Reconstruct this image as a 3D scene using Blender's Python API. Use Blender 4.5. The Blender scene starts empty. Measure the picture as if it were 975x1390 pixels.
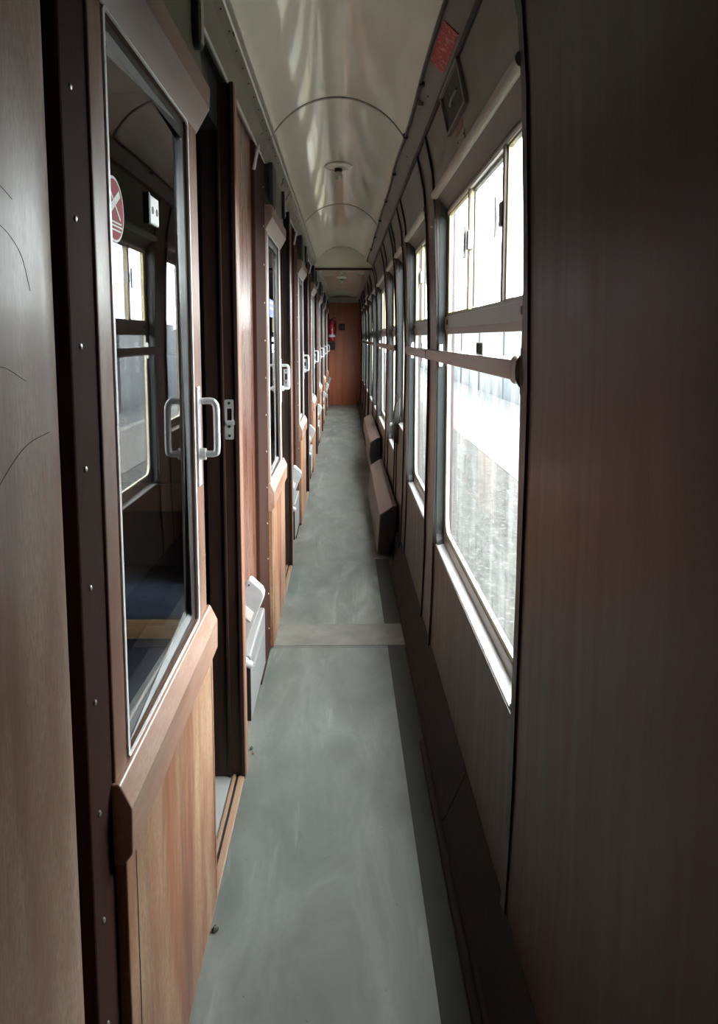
import bpy, math, random
from mathutils import Vector
random.seed(7)
S = bpy.context.scene
COL = S.collection
PI = math.pi

# ------------------------------------------------------------------ mesh helpers
class MB:
    def __init__(s): s.v = []; s.f = []
    def add(s, vs, fs):
        b = len(s.v); s.v += [tuple(p) for p in vs]; s.f += [tuple(i + b for i in f) for f in fs]; return s
    def box(s, x0, x1, y0, y1, z0, z1):
        return s.add([(x, y, z) for z in (z0, z1) for y in (y0, y1) for x in (x0, x1)],
                     [(0, 2, 3, 1), (4, 5, 7, 6), (0, 1, 5, 4), (2, 6, 7, 3), (0, 4, 6, 2), (1, 3, 7, 5)])
    def prism(s, poly, a, b, axis):
        n = len(poly)
        def P(p, t):
            return {'y': (p[0], t, p[1]), 'x': (t, p[0], p[1]), 'z': (p[0], p[1], t)}[axis]
        vs = [P(p, a) for p in poly] + [P(p, b) for p in poly]
        fs = [tuple(range(n))[::-1], tuple(range(n, 2 * n))]
        fs += [(i, (i + 1) % n, n + (i + 1) % n, n + i) for i in range(n)]
        return s.add(vs, fs)
    def tube(s, pts, r, n=12, caps=True):
        pts = [Vector(p) for p in pts]; m = len(pts)
        rs = r if isinstance(r, (list, tuple)) else [r] * m
        vs = []; ref = None
        for i, p in enumerate(pts):
            t = (pts[min(i + 1, m - 1)] - pts[max(i - 1, 0)]).normalized()
            if ref is None:
                ref = Vector((0, 0, 1)) if abs(t.z) < .9 else Vector((1, 0, 0))
            u = (ref - t * ref.dot(t)).normalized(); w = t.cross(u); ref = u
            for k in range(n):
                a = 2 * PI * k / n
                vs.append(p + (u * math.cos(a) + w * math.sin(a)) * rs[i])
        fs = [(i * n + k, i * n + (k + 1) % n, (i + 1) * n + (k + 1) % n, (i + 1) * n + k) for i in range(m - 1) for k in range(n)]
        if caps: fs += [tuple(range(n))[::-1], tuple(range((m - 1) * n, m * n))]
        return s.add(vs, fs)
    def ring(s, outer, inner, a, b, axis):
        """closed frame between two loops of equal point count, extruded a..b"""
        n = len(outer)
        def P(p, t):
            return {'y': (p[0], t, p[1]), 'x': (t, p[0], p[1]), 'z': (p[0], p[1], t)}[axis]
        vs = [P(p, a) for p in outer] + [P(p, a) for p in inner] + [P(p, b) for p in outer] + [P(p, b) for p in inner]
        fs = []
        for i in range(n):
            j = (i + 1) % n
            fs += [(i, j, n + j, n + i), (2 * n + i, 3 * n + i, 3 * n + j, 2 * n + j), (i, 2 * n + i, 2 * n + j, j), (n + i, n + j, 3 * n + j, 3 * n + i)]
        return s.add(vs, fs)
    def build(s, name, mat, parent=None, bevel=0, smooth=False, seg=2):
        me = bpy.data.meshes.new(name)
        o = bpy.data.objects.new(name, me); COL.objects.link(o)
        off = Vector((0, 0, 0)); q = parent
        while q is not None: off += q.location; q = q.parent
        if parent is None and s.v:
            xs, ys, zs = zip(*s.v)
            loc = Vector(((min(xs) + max(xs)) / 2, (min(ys) + max(ys)) / 2, min(zs))); o.location = loc; off = loc
        elif parent is not None:
            o.parent = parent
        me.from_pydata([Vector(p) - off for p in s.v], [], s.f)
        import bmesh
        bm = bmesh.new(); bm.from_mesh(me); bmesh.ops.recalc_face_normals(bm, faces=bm.faces); bm.to_mesh(me); bm.free()
        me.materials.append(mat)
        if smooth:
            for p in me.polygons: p.use_smooth = True
            try: me.set_sharp_from_angle(angle=math.radians(40))
            except Exception: pass
        if bevel:
            md = o.modifiers.new('bevel', 'BEVEL'); md.width = bevel; md.segments = seg; md.limit_method = 'ANGLE'; md.angle_limit = math.radians(35)
        return o

def tag(o, label, cat=None, group=None, kind=None):
    o['label'] = label
    if cat: o['category'] = cat
    if group: o['group'] = group
    if kind: o['kind'] = kind
    return o
def thing(name, label, cat, loc=(0, 0, 0), group=None, kind=None):
    o = bpy.data.objects.new(name, None); COL.objects.link(o); o.location = loc; o.empty_display_size = .1
    return tag(o, label, cat, group, kind)
def dup(root, loc, label):
    r = root.copy(); COL.objects.link(r); r.location = loc; r['label'] = label
    for ch in list(root.children):
        c = ch.copy(); COL.objects.link(c); c.parent = r
        for g in list(ch.children):
            d = g.copy(); COL.objects.link(d); d.parent = c
    return r
def rrect(y0, y1, z0, z1, r, n=6, rt=None):
    """rounded rectangle, r at the bottom corners, rt at the top ones"""
    rt = r if rt is None else rt; out = []
    for cx, cz, a0, rr in ((y1 - r, z0 + r, -PI / 2, r), (y1 - rt, z1 - rt, 0, rt), (y0 + rt, z1 - rt, PI / 2, rt), (y0 + r, z0 + r, PI, r)):
        for k in range(n + 1):
            a = a0 + PI / 2 * k / n; out.append((cx + rr * math.cos(a), cz + rr * math.sin(a)))
    return out

def catmull(ps, n=8):
    ps = [Vector(p) for p in ps]; q = [ps[0] * 2 - ps[1]] + ps + [ps[-1] * 2 - ps[-2]]; out = []
    for i in range(1, len(q) - 2):
        a, b, c_, d = q[i - 1:i + 3]
        for k in range(n):
            t = k / n; out.append(.5 * (2 * b + (c_ - a) * t + (2 * a - 5 * b + 4 * c_ - d) * t * t + (3 * b - a - 3 * c_ + d) * t ** 3))
    return out + [ps[-1]]

# ------------------------------------------------------------------ materials
def new(name):
    m = bpy.data.materials.new(name); m.use_nodes = True; nt = m.node_tree; nt.nodes.clear()
    out = nt.nodes.new('ShaderNodeOutputMaterial'); return m, nt, out
def L(nt, a, b): nt.links.new(a, b)
def mapping(nt, scale, rot=(0, 0, 0)):
    tc = nt.nodes.new('ShaderNodeTexCoord'); mp = nt.nodes.new('ShaderNodeMapping')
    mp.inputs['Scale'].default_value = scale; mp.inputs['Rotation'].default_value = rot
    L(nt, tc.outputs['Object'], mp.inputs['Vector']); return mp.outputs[0]
def noise(nt, vec, scale, detail=4, rough=.55, dist=0):
    n = nt.nodes.new('ShaderNodeTexNoise'); n.inputs['Scale'].default_value = scale; n.inputs['Detail'].default_value = detail
    n.inputs['Roughness'].default_value = rough; n.inputs['Distortion'].default_value = dist
    if vec is not None: L(nt, vec, n.inputs['Vector'])
    return n.outputs['Fac']
def ramp(nt, fac, stops):
    r = nt.nodes.new('ShaderNodeValToRGB'); e = r.color_ramp.elements
    while len(e) < len(stops): e.new(.5)
    for el, (p, c) in zip(e, stops):
        el.position = p; el.color = (*c, 1) if len(c) == 3 else c
    L(nt, fac, r.inputs[0]); return r.outputs[0]
def mixc(nt, f, a, b, mode='MIX'):
    m = nt.nodes.new('ShaderNodeMix'); m.data_type = 'RGBA'; m.blend_type = mode
    for sock, val in ((m.inputs[0], f), (m.inputs[6], a), (m.inputs[7], b)):
        if hasattr(val, 'links'): L(nt, val, sock)
        elif isinstance(val, (int, float)): sock.default_value = val
        else: sock.default_value = (*val, 1)
    return m.outputs[2]
def mrange(nt, f, a, b, c, d):
    m = nt.nodes.new('ShaderNodeMapRange')
    for i, v in enumerate((a, b, c, d)): m.inputs[i + 1].default_value = v
    L(nt, f, m.inputs[0]); return m.outputs[0]
def bsdf(nt, out, color, rough=.5, metal=0, spec=.5, bump=None, bstr=.2, bdist=.002, coat=0, coatr=.1):
    b = nt.nodes.new('ShaderNodeBsdfPrincipled')
    for k, v in (('Base Color', color), ('Roughness', rough), ('Metallic', metal), ('Specular IOR Level', spec), ('Coat Weight', coat), ('Coat Roughness', coatr)):
        if hasattr(v, 'links'): L(nt, v, b.inputs[k])
        else: b.inputs[k].default_value = (*v, 1) if isinstance(v, tuple) else v
    if bump is not None:
        n = nt.nodes.new('ShaderNodeBump'); n.inputs['Strength'].default_value = bstr; n.inputs['Distance'].default_value = bdist
        L(nt, bump, n.inputs['Height']); L(nt, n.outputs[0], b.inputs['Normal'])
    L(nt, b.outputs[0], out.inputs[0]); return b
def wood(name, dark, mid, light, worn=None, wear=0, rough=(.3, .5), grain='z', coat=0., fine=1.0, bstr=.15, spec=.5):
    m, nt, out = new(name)
    sc = {'z': (1, 1, .045), 'y': (1, .045, 1), 'x': (.045, 1, 1)}[grain]
    v = mapping(nt, sc)
    a = noise(nt, v, 34 * fine, 6, .6, .6)
    c = ramp(nt, a, [(.25, dark), (.5, mid), (.75, light)])
    b = noise(nt, v, 190 * fine, 3, .6)
    c = mixc(nt, mrange(nt, b, .3, .75, 0, .45), c, dark)
    bands = noise(nt, v, 6 * fine, 3, .5)
    c = mixc(nt, mrange(nt, bands, .35, .7, 0, .5), c, light)
    rr = mrange(nt, a, .3, .7, rough[0], rough[1])
    if worn:
        w = noise(nt, mapping(nt, {'z': (1, 1, .22), 'y': (1, .22, 1), 'x': (.22, 1, 1)}[grain]), 5, 8, .72, .3)
        w = mrange(nt, w, .62 - wear * .45, .8 - wear * .4, 0, 1)
        sp = noise(nt, mapping(nt, {'z': (1, 1, .3), 'y': (1, .3, 1), 'x': (.3, 1, 1)}[grain]), 260, 2, .7)
        mm = nt.nodes.new('ShaderNodeMath'); mm.operation = 'MULTIPLY'; L(nt, w, mm.inputs[0]); L(nt, mrange(nt, sp, .35, .6, .35, .95), mm.inputs[1])
        c = mixc(nt, mm.outputs[0], c, worn)
    bsdf(nt, out, c, rr, 0, spec, b, bstr, .0006, coat, .12)
    return m
def plain(name, color, rough=.5, metal=0, var=.12, nscale=14, bstr=.05, spec=.5, coat=0):
    m, nt, out = new(name)
    a = noise(nt, mapping(nt, (1, 1, 1)), nscale, 6, .65)
    d = tuple(x * (1 - var) for x in color); l = tuple(min(1, x * (1 + var)) for x in color)
    c = ramp(nt, a, [(.3, d), (.7, l)])
    bsdf(nt, out, c, mrange(nt, a, .3, .7, max(.02, rough - .08), min(1, rough + .08)), metal, spec, a, bstr, .001, coat)
    return m

M = {}
M['veneer_near'] = wood('worn_veneer', (.1, .042, .026), (.21, .096, .06), (.31, .155, .1), (.43, .29, .21), .5, (.3, .5), coat=.05, spec=.35)
M['veneer'] = wood('red_brown_veneer', (.085, .03, .02), (.155, .06, .038), (.24, .1, .066), (.3, .18, .12), .12, (.22, .38), coat=.3)
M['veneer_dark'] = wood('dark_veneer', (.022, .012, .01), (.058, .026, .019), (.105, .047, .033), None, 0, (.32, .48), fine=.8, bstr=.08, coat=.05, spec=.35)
M['panel_brown'] = wood('window_panel', (.024, .015, .01), (.05, .031, .02), (.085, .053, .035), None, 0, (.35, .5), fine=.8, bstr=.08)
M['strip'] = wood('dark_strip', (.022, .008, .005), (.04, .015, .010), (.056, .022, .015), None, 0, (.75, .88), spec=.1)
M['jamb'] = wood('dark_jamb', (.01, .006, .005), (.022, .010, .007), (.045, .019, .011), (.12, .06, .03), .1, (.35, .55), spec=.3)
M['stile'] = wood('door_stile', (.11, .045, .028), (.2, .092, .06), (.28, .14, .095), (.33, .22, .16), .25, (.3, .5))
M['rail'] = wood('door_rail', (.19, .085, .052), (.29, .14, .09), (.37, .2, .14), (.46, .33, .26), .3, (.28, .45), 'y', coat=.15)
M['rail_top'] = wood('door_head_rail', (.16, .09, .07), (.24, .145, .115), (.3, .19, .155), None, 0, (.35, .5), 'y')
M['door_panel'] = wood('worn_door_panel', (.05, .018, .011), (.17, .06, .03), (.29, .118, .056), (.4, .27, .17), .36, (.4, .6), bstr=.3, spec=.35)
M['head'] = plain('olive_head_board', (.1, .085, .055), .45, 0, .12, 5)
M['black'] = plain('black_paint', (.012, .011, .01), .5, 0, .2)
M['bead'] = plain('dark_bead', (.018, .015, .014), .4, 0, .25)
M['cornice'] = plain('bronze_cornice', (.165, .15, .118), .33, .35, .1, 6, coat=.2)
M['steel'] = plain('aluminium', (.72, .72, .72), .35, .7, .04, 8, 0)
M['bright'] = plain('bright_trim', (.95, .95, .95), .35, .1, .02, 5, 0)
M['handle'] = plain('satin_handle', (.74, .75, .77), .35, .35, .05, 40, .02)
M['screw'] = plain('screw_head', (.45, .43, .4), .35, .8, .1)
M['grey_bin'] = plain('grey_bin_paint', (.22, .22, .22), .42, .25, .08, 50, .03)
M['bin_lid'] = plain('pale_bin_lid', (.44, .45, .46), .35, .2, .06, 40, .03)
M['shade_border'] = plain('dark_shade_border', (.03, .032, .03), .65, 0, .3, 6, .05, spec=.25)  # shade along the right floor edge, put in as a dark colour
M['kick'] = plain('dark_kick_board', (.016, .014, .013), .75, 0, .3, 9, spec=.2)
M['heater'] = wood('brown_heater_casing', (.05, .03, .022), (.085, .052, .04), (.12, .078, .06), None, 0, (.35, .5), 'y')
M['upper'] = plain('grey_brown_laminate', (.19, .178, .158), .38, 0, .06, 4, .02)
M['pillar'] = wood('pillar_veneer', (.06, .032, .025), (.1, .055, .043), (.14, .085, .068), None, 0, (.3, .45), coat=.2)
M['frame_dark'] = plain('dark_green_frame', (.03, .036, .034), .38, 0, .3, 20)
M['frame_cream'] = plain('cream_frame', (.62, .58, .44), .42, 0, .12, 12)
M['frame_grey'] = plain('grey_metal_frame', (.27, .265, .245), .35, .5, .15, 25)
M['soffit'] = plain('soffit_grey', (.15, .145, .125), .45, 0, .15, 12)
M['roll'] = plain('pale_valance', (.42, .41, .36), .35, .1, .12, 14)
M['frame_yellow'] = plain('yellowed_frame', (.55, .47, .24), .45, 0, .12, 12)
M['stile_grey'] = plain('brown_grey_stile', (.16, .12, .1), .4, .2, .15, 20)
M['sill'] = plain('pale_metal_sill', (.72, .73, .74), .35, .15, .05, 8, .01)
M['handrail'] = wood('bronze_handrail', (.2, .15, .13), (.28, .215, .19), (.36, .29, .26), None, 0, (.25, .4), 'y', coat=.25)
M['brass'] = plain('aged_brass', (.5, .4, .26), .28, .8, .15, 30)
M['red'] = None
M['header'] = plain('grey_header', (.3, .28, .24), .4, 0, .1)
M['seat'] = plain('navy_moquette', (.03, .04, .075), .9, 0, .35, 120, .2)
M['seatwood'] = wood('seat_wood', (.16, .08, .04), (.26, .14, .075), (.36, .2, .11), None, 0, (.35, .5), 'x')
M['partition'] = wood('partition_wood', (.05, .025, .017), (.085, .045, .03), (.12, .07, .045), None, 0, (.35, .5))
M['white'] = plain('white_plastic', (.8, .8, .78), .4, 0, .03)
M['bulb'] = plain('frosted_bulb', (.5, .48, .42), .3, 0, .03)
M['blue'] = plain('blue_print', (.07, .11, .36), .45, 0, .1)
M['crimson'] = plain('extinguisher_red', (.5, .02, .03), .25, 0, .08, 20, .02, coat=.5)
M['endwall'] = wood('end_wall_veneer', (.24, .058, .024), (.42, .11, .044), (.55, .17, .07), None, 0, (.25, .4), fine=.6, coat=.3)
M['thresh'] = wood('threshold_wood', (.14, .075, .045), (.24, .14, .085), (.33, .21, .14), None, 0, (.45, .6), 'y')
M['roof'] = plain('outer_skin', (.12, .05, .05), .5)

def ceil_mat():
    m, nt, out = new('cream_gloss_ceiling')
    v = mapping(nt, (1, .16, 1))
    w = noise(nt, v, 7, 3, .5)
    a = noise(nt, mapping(nt, (1, 1, 1)), 2.2, 4, .5)
    c = ramp(nt, a, [(.3, (.7, .67, .565)), (.7, (.76, .735, .625))])
    bsdf(nt, out, c, .13, 0, .5, w, .35, .006, .35, .05)
    return m
M['ceiling'] = ceil_mat()
def floor_mat():
    m, nt, out = new('worn_grey_linoleum')
    v = mapping(nt, (1, .35, 1))
    a = noise(nt, v, 5.5, 8, .62, .6)
    c = ramp(nt, a, [(.28, (.062, .07, .064)), (.5, (.1, .11, .1)), (.72, (.17, .19, .175))])
    b = noise(nt, mapping(nt, (1, 1, 1)), 42, 5, .7)
    c = mixc(nt, mrange(nt, b, .35, .75, 0, .4), c, (.1, .108, .1))
    # pale scuffed streak and small dark specks
    s = noise(nt, mapping(nt, (1, .12, 1)), 11, 4, .6, .4)
    c = mixc(nt, mrange(nt, s, .58, .78, 0, .55), c, (.33, .37, .345))
    vo = nt.nodes.new('ShaderNodeTexVoronoi'); vo.inputs['Scale'].default_value = 26; L(nt, mapping(nt, (1, 1, 1)), vo.inputs['Vector'])
    c = mixc(nt, mrange(nt, vo.outputs['Distance'], .03, .07, .75, 0), c, (.03, .03, .03))
    bsdf(nt, out, c, mrange(nt, a, .3, .7, .5, .34), 0, .5, b, .1, .0015)
    return m
M['floor'] = floor_mat()
def strip_floor_mat():
    m, nt, out = new('worn_floor_hatch')
    a = noise(nt, mapping(nt, (1, 1, 1)), 9, 7, .65, .4)
    c = ramp(nt, a, [(.3, (.085, .085, .075)), (.7, (.165, .16, .14))])
    bsdf(nt, out, c, .5, 0, .4, a, .1, .001); return m
M['hatch'] = strip_floor_mat()
def glass_mat(name, dirt=0., tint=(.93, .96, .95), ior=1.5):
    m, nt, out = new(name)
    fr = nt.nodes.new('ShaderNodeFresnel'); fr.inputs[0].default_value = ior
    t = nt.nodes.new('ShaderNodeBsdfTransparent'); t.inputs[0].default_value = (*tint, 1)
    g = nt.nodes.new('ShaderNodeBsdfGlossy'); g.inputs['Roughness'].default_value = .015
    ge = nt.nodes.new('ShaderNodeNewGeometry'); sb = nt.nodes.new('ShaderNodeMath'); sb.operation = 'SUBTRACT'; sb.inputs[0].default_value = 1
    L(nt, ge.outputs['Backfacing'], sb.inputs[1]); fm = nt.nodes.new('ShaderNodeMath'); fm.operation = 'MULTIPLY'
    L(nt, fr.outputs[0], fm.inputs[0]); L(nt, sb.outputs[0], fm.inputs[1])
    mx = nt.nodes.new('ShaderNodeMixShader'); L(nt, fm.outputs[0], mx.inputs[0]); L(nt, t.outputs[0], mx.inputs[1]); L(nt, g.outputs[0], mx.inputs[2])
    last = mx.outputs[0]
    if dirt:
        s = noise(nt, mapping(nt, (1, 1, .06)), 16, 5, .7)
        s2 = noise(nt, mapping(nt, (1, 1, .5)), 60, 3, .6)
        mm = nt.nodes.new('ShaderNodeMath'); mm.operation = 'MULTIPLY'
        L(nt, mrange(nt, s, .42, .75, .04, 1), mm.inputs[0]); L(nt, mrange(nt, s2, .3, .7, .3 * dirt, dirt), mm.inputs[1])
        tr = nt.nodes.new('ShaderNodeBsdfTranslucent'); tr.inputs[0].default_value = (.8, .83, .8, 1)
        m2 = nt.nodes.new('ShaderNodeMixShader'); L(nt, mm.outputs[0], m2.inputs[0]); L(nt, last, m2.inputs[1]); L(nt, tr.outputs[0], m2.inputs[2])
        last = m2.outputs[0]
    L(nt, last, out.inputs[0]); return m
M['glass'] = glass_mat('door_glass', .06, (.9, .93, .93), 1.9)
M['window_glass'] = glass_mat('dirty_window_glass', .06)
M['vent_glass'] = glass_mat('vent_glass', .1)
def red_notice():
    m, nt, out = new('torn_red_notice')
    a = noise(nt, mapping(nt, (1, 1, 1)), 70, 5, .75, .5)
    c = ramp(nt, a, [(.35, (.3, .04, .035)), (.5, (.4, .06, .05)), (.56, (.4, .08, .07)), (.62, (.55, .4, .36))])
    bsdf(nt, out, c, .5, 0, .4); return m
M['red'] = red_notice()
def asphalt():
    m, nt, out = new('asphalt')
    a = noise(nt, mapping(nt, (1, .45, 1)), 13, 5, .8)
    v = nt.nodes.new('ShaderNodeTexVoronoi'); v.inputs['Scale'].default_value = 16; L(nt, mapping(nt, (1, 1, 1)), v.inputs['Vector'])
    c = ramp(nt, a, [(.3, (.012, .012, .011)), (.62, (.06, .06, .056))])
    c = mixc(nt, mrange(nt, v.outputs['Distance'], .05, .35, .8, 0), c, (.13, .13, .122))
    bsdf(nt, out, c, .8, 0, .12, a, .8, .02); return m
M['asphalt'] = asphalt()
M['glare_strip'] = plain('pale_glare', (.085, .085, .08), .8, 0, .2, 3, .05, spec=.15)  # bright glare on the far asphalt, put in as a paler colour
M['kerb'] = plain('pale_edging', (.1, .1, .095), .7, 0, .15, 8)
M['ballast'] = plain('grey_ballast', (.045, .05, .055), .8, 0, .3, 30)
M['fence'] = plain('blue_grey_fence', (.012, .026, .036), .5, 0, .2, 4)
M['fence_pale'] = plain('pale_fence_board', (.045, .055, .062), .5, 0, .1, 4)
M['post'] = plain('dark_post', (.02, .025, .032), .5, 0, .2)

# ------------------------------------------------------------------ right-hand profile
PR = [(.0, .322), (.16, .336), (.4, .345), (.85, .352), (1.235, .357), (1.53, .351), (1.84, .34), (1.97, .328), (2.09, .300)]
def xr(z):
    if z <= PR[0][0]: return PR[0][1]
    for (a, xa), (b, xb) in zip(PR, PR[1:]):
        if z <= b: return xa + (xb - xa) * (z - a) / (b - a)
    return PR[-1][1]
def strip(mb, y0, y1, z0, z1, off=0., th=.03):
    zs = [z0] + [z0 + (z1 - z0) * k / 14 for k in range(1, 14)] + [z1]
    poly = [(xr(z) + off, z) for z in zs] + [(xr(z) + off + th, z) for z in reversed(zs)]
    return mb.prism(poly, y0, y1, 'y')

Y0, YE = -1.15, 15.03
P = 2.12
NB = 7

# ------------------------------------------------------------------ floor
o = MB().box(-2.35, .36, Y0, YE, -.05, 0).build('floor', M['floor']); tag(o, 'worn grey-green linoleum floor running down the corridor', 'floor', kind='structure')
o = MB().box(-.318, .27, 3.125, 3.37, 0, .0025).box(-.318, .27, 3.108, 3.118, 0, .0012).build('trim_1', M['hatch'], bevel=.001)
tag(o, 'paler brownish floor cover strip crossing the linoleum', 'floor strip', kind='structure')

o = MB().box(.19, .272, Y0, 4.4, 0, .0016).build('shade_strip', M['shade_border'], bevel=.0006); tag(o, 'dark strip along the right edge of the floor, its colour standing in for shade', 'floor strip', kind='structure')  # added strip, dark where the floor falls into shade

# ------------------------------------------------------------------ ceiling
def arc_pts(n=28, xa=-.283, za=2.13, xb=.240, zb=2.135, crown=2.287):
    w = xb - xa; h = crown - (za + zb) / 2; R = (w * w / 4 + h * h) / (2 * h); cx = (xa + xb) / 2; cz = crown - R
    a = math.asin(w / 2 / R)
    return [(cx + R * math.sin(-a + 2 * a * k / n), cz + R * math.cos(-a + 2 * a * k / n)) for k in range(n + 1)]
AP = arc_pts()
ceil = thing('ceiling', 'glossy cream barrel ceiling above the corridor', 'ceiling', kind='structure')
def arch(y0, y1, d0=0, d1=.01, ap=AP):
    return MB().prism([(x, z - d0) for x, z in ap] + [(x, z + d1) for x, z in reversed(ap)], y0, y1, 'y')
for a, b in ((Y0, .7), (.7, 3.0), (3.0, 5.3), (5.3, 7.75)):
    arch(a, b).build('ceiling_sheet', M['ceiling'], ceil, smooth=True)
for y in (.7, 3.0, 5.3):
    arch(y - .009, y + .009, .003, 0).build('seam_strip', M['cornice'], ceil, smooth=True)
    for k in range(3, 27, 4):
        x, z = AP[k]
        MB().tube([(x, y, z - .002), (x, y, z - .0055)], [.0035, .0025], 8).build('screw', M['screw'], ceil)
FL = [(-.33, 2.15), (-.2, 2.172), (-.03, 2.18), (.13, 2.172), (.25, 2.15)]
MB().prism(FL + [(x, z + .01) for x, z in reversed(FL)], 7.75, YE, 'y').build('ceiling_sheet', M['ceiling'], ceil, smooth=True)
MB().prism([(-.33, 2.055), (.3, 2.055), (.3, 2.13), (.24, 2.13)] + [(x, z - .002) for x, z in reversed(AP)] + [(-.33, 2.13)], 7.72, 7.76, 'y').build('lunette_board', M['ceiling'], ceil)
MB().box(-.33, .3, 7.70, 7.78, 2.05, 2.066).build('header_edge', M['strip'], ceil, bevel=.002)
MB().box(-.34, .3, 14.9, YE, 2.06, 2.16).build('end_beam', M['header'], ceil, bevel=.004)

def ceiling_light(y, zc, label):
    t = thing('ceiling_light', label, 'lamp', (-.028, y, zc), 'round lamps on the corridor ceiling')
    n = 28
    def lathe(prof):
        mb = MB(); vs = []; fs = []
        for r, z in prof:
            for k in range(n): vs.append((-.028 + r * math.cos(2 * PI * k / n), y + r * math.sin(2 * PI * k / n), z))
        for i in range(len(prof) - 1):
            for k in range(n): fs.append((i * n + k, i * n + (k + 1) % n, (i + 1) * n + (k + 1) % n, (i + 1) * n + k))
        fs.append(tuple(range(len(prof) * n - n, len(prof) * n))); return mb.add(vs, fs)
    lathe([(.074, zc + .004), (.078, zc - .006), (.072, zc - .012), (.05, zc - .014), (.022, zc - .016)]).build('ceiling_rose', M['ceiling'], t, smooth=True)
    lathe([(.02, zc - .014), (.021, zc - .03), (.018, zc - .034)]).build('lamp_socket', M['black'], t, smooth=True)
    lathe([(.013, zc - .032), (.02, zc - .05), (.021, zc - .062), (.015, zc - .076), (.004, zc - .082)]).build('light_bulb', M['bulb'], t, smooth=True)
    return t
ceiling_light(4.12, 2.281, 'round cream ceiling lamp with bare bulb above the nearer stretch of corridor')
ceiling_light(10.3, 2.176, 'small round ceiling lamp beyond the cream header board')

# left cornice
cor = thing('trim_2', 'olive-bronze metal cornice along the left edge of the ceiling', 'cornice', kind='structure')
MB().prism([(-.335, 2.062), (-.3235, 2.058), (-.3205, 2.064), (-.296, 2.112), (-.34, 2.14)], Y0, YE, 'y').build('cornice_face', M['cornice'], cor, bevel=.001)
MB().prism([(-.2985, 2.108), (-.281, 2.132), (-.283, 2.138), (-.32, 2.138)], Y0, YE, 'y').build('cornice_flange', M['cornice'], cor, bevel=.001)
MB().prism([(-.3255, 2.056), (-.3215, 2.055), (-.3195, 2.064), (-.323, 2.066)], Y0, YE, 'y').build('edge_strip', M['steel'], cor)
for k in range(22):
    y = 1.45 + .128 * k
    MB().tube([(-.2895, y, 2.1215), (-.287, y, 2.1195)], [.0032, .0022], 8).build('screw', M['bead'], cor)

# right cornice : sloping board, black cable, bead
cr = thing('trim_3', 'grey sloping board and black cable along the right edge of the ceiling', 'cornice', kind='structure')
MB().prism([(.297, 2.085), (.239, 2.136), (.245, 2.15), (.32, 2.15), (.32, 2.085)], Y0, 7.72, 'y').build('sloping_board', M['upper'], cr)
MB().prism([(.297, 2.085), (.249, 2.13), (.255, 2.15), (.32, 2.15), (.32, 2.085)], 7.78, YE, 'y').build('sloping_board', M['upper'], cr)
pts = []; yy = Y0
while yy < 7.7:
    pts.append((.2385 + .0025 * math.sin(yy * 5.1), yy, 2.1285 + .003 * math.sin(yy * 3.7 + 1))); yy += .1
MB().tube(pts, .0062, 8).build('cable', M['bead'], cr, smooth=True)
for y in (.9, 1.75, 2.35, 2.95, 3.6, 4.3, 5.0, 5.8, 6.6):
    MB().box(.232, .25, y - .009, y + .009, 2.117, 2.138).build('cable_clip', M['black'], cr, bevel=.003)
MB().prism([(.294, 2.094), (.29, 2.086), (.296, 2.078), (.306, 2.078), (.306, 2.094)], Y0, YE, 'y').build('bead', M['bead'], cr, bevel=.001)
for y in (1.62, 2.42, 3.2, 4.4):
    MB().tube([(.268, y, 2.1115), (.2665, y, 2.109)], .003, 8).build('screw', M['bead'], cr)

# ------------------------------------------------------------------ left wall
wl = thing('wall_left', 'dark wood compartment wall along the left of the corridor', 'wall', kind='structure')
def wall_panel(y0, y1, x, mat, r, name='veneer_panel', zt=2.07):
    poly = [(x - .05, y0), (x, y0)]
    for k in range(9):
        a = PI / 2 * k / 8
        poly.append((x - .045 + .045 * math.cos(a), y1 - r + r * math.sin(a)))
    poly += [(x - .05, y1)]
    return MB().prism(poly, 0, zt, 'z').build(name, mat, wl, smooth=True)
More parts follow.
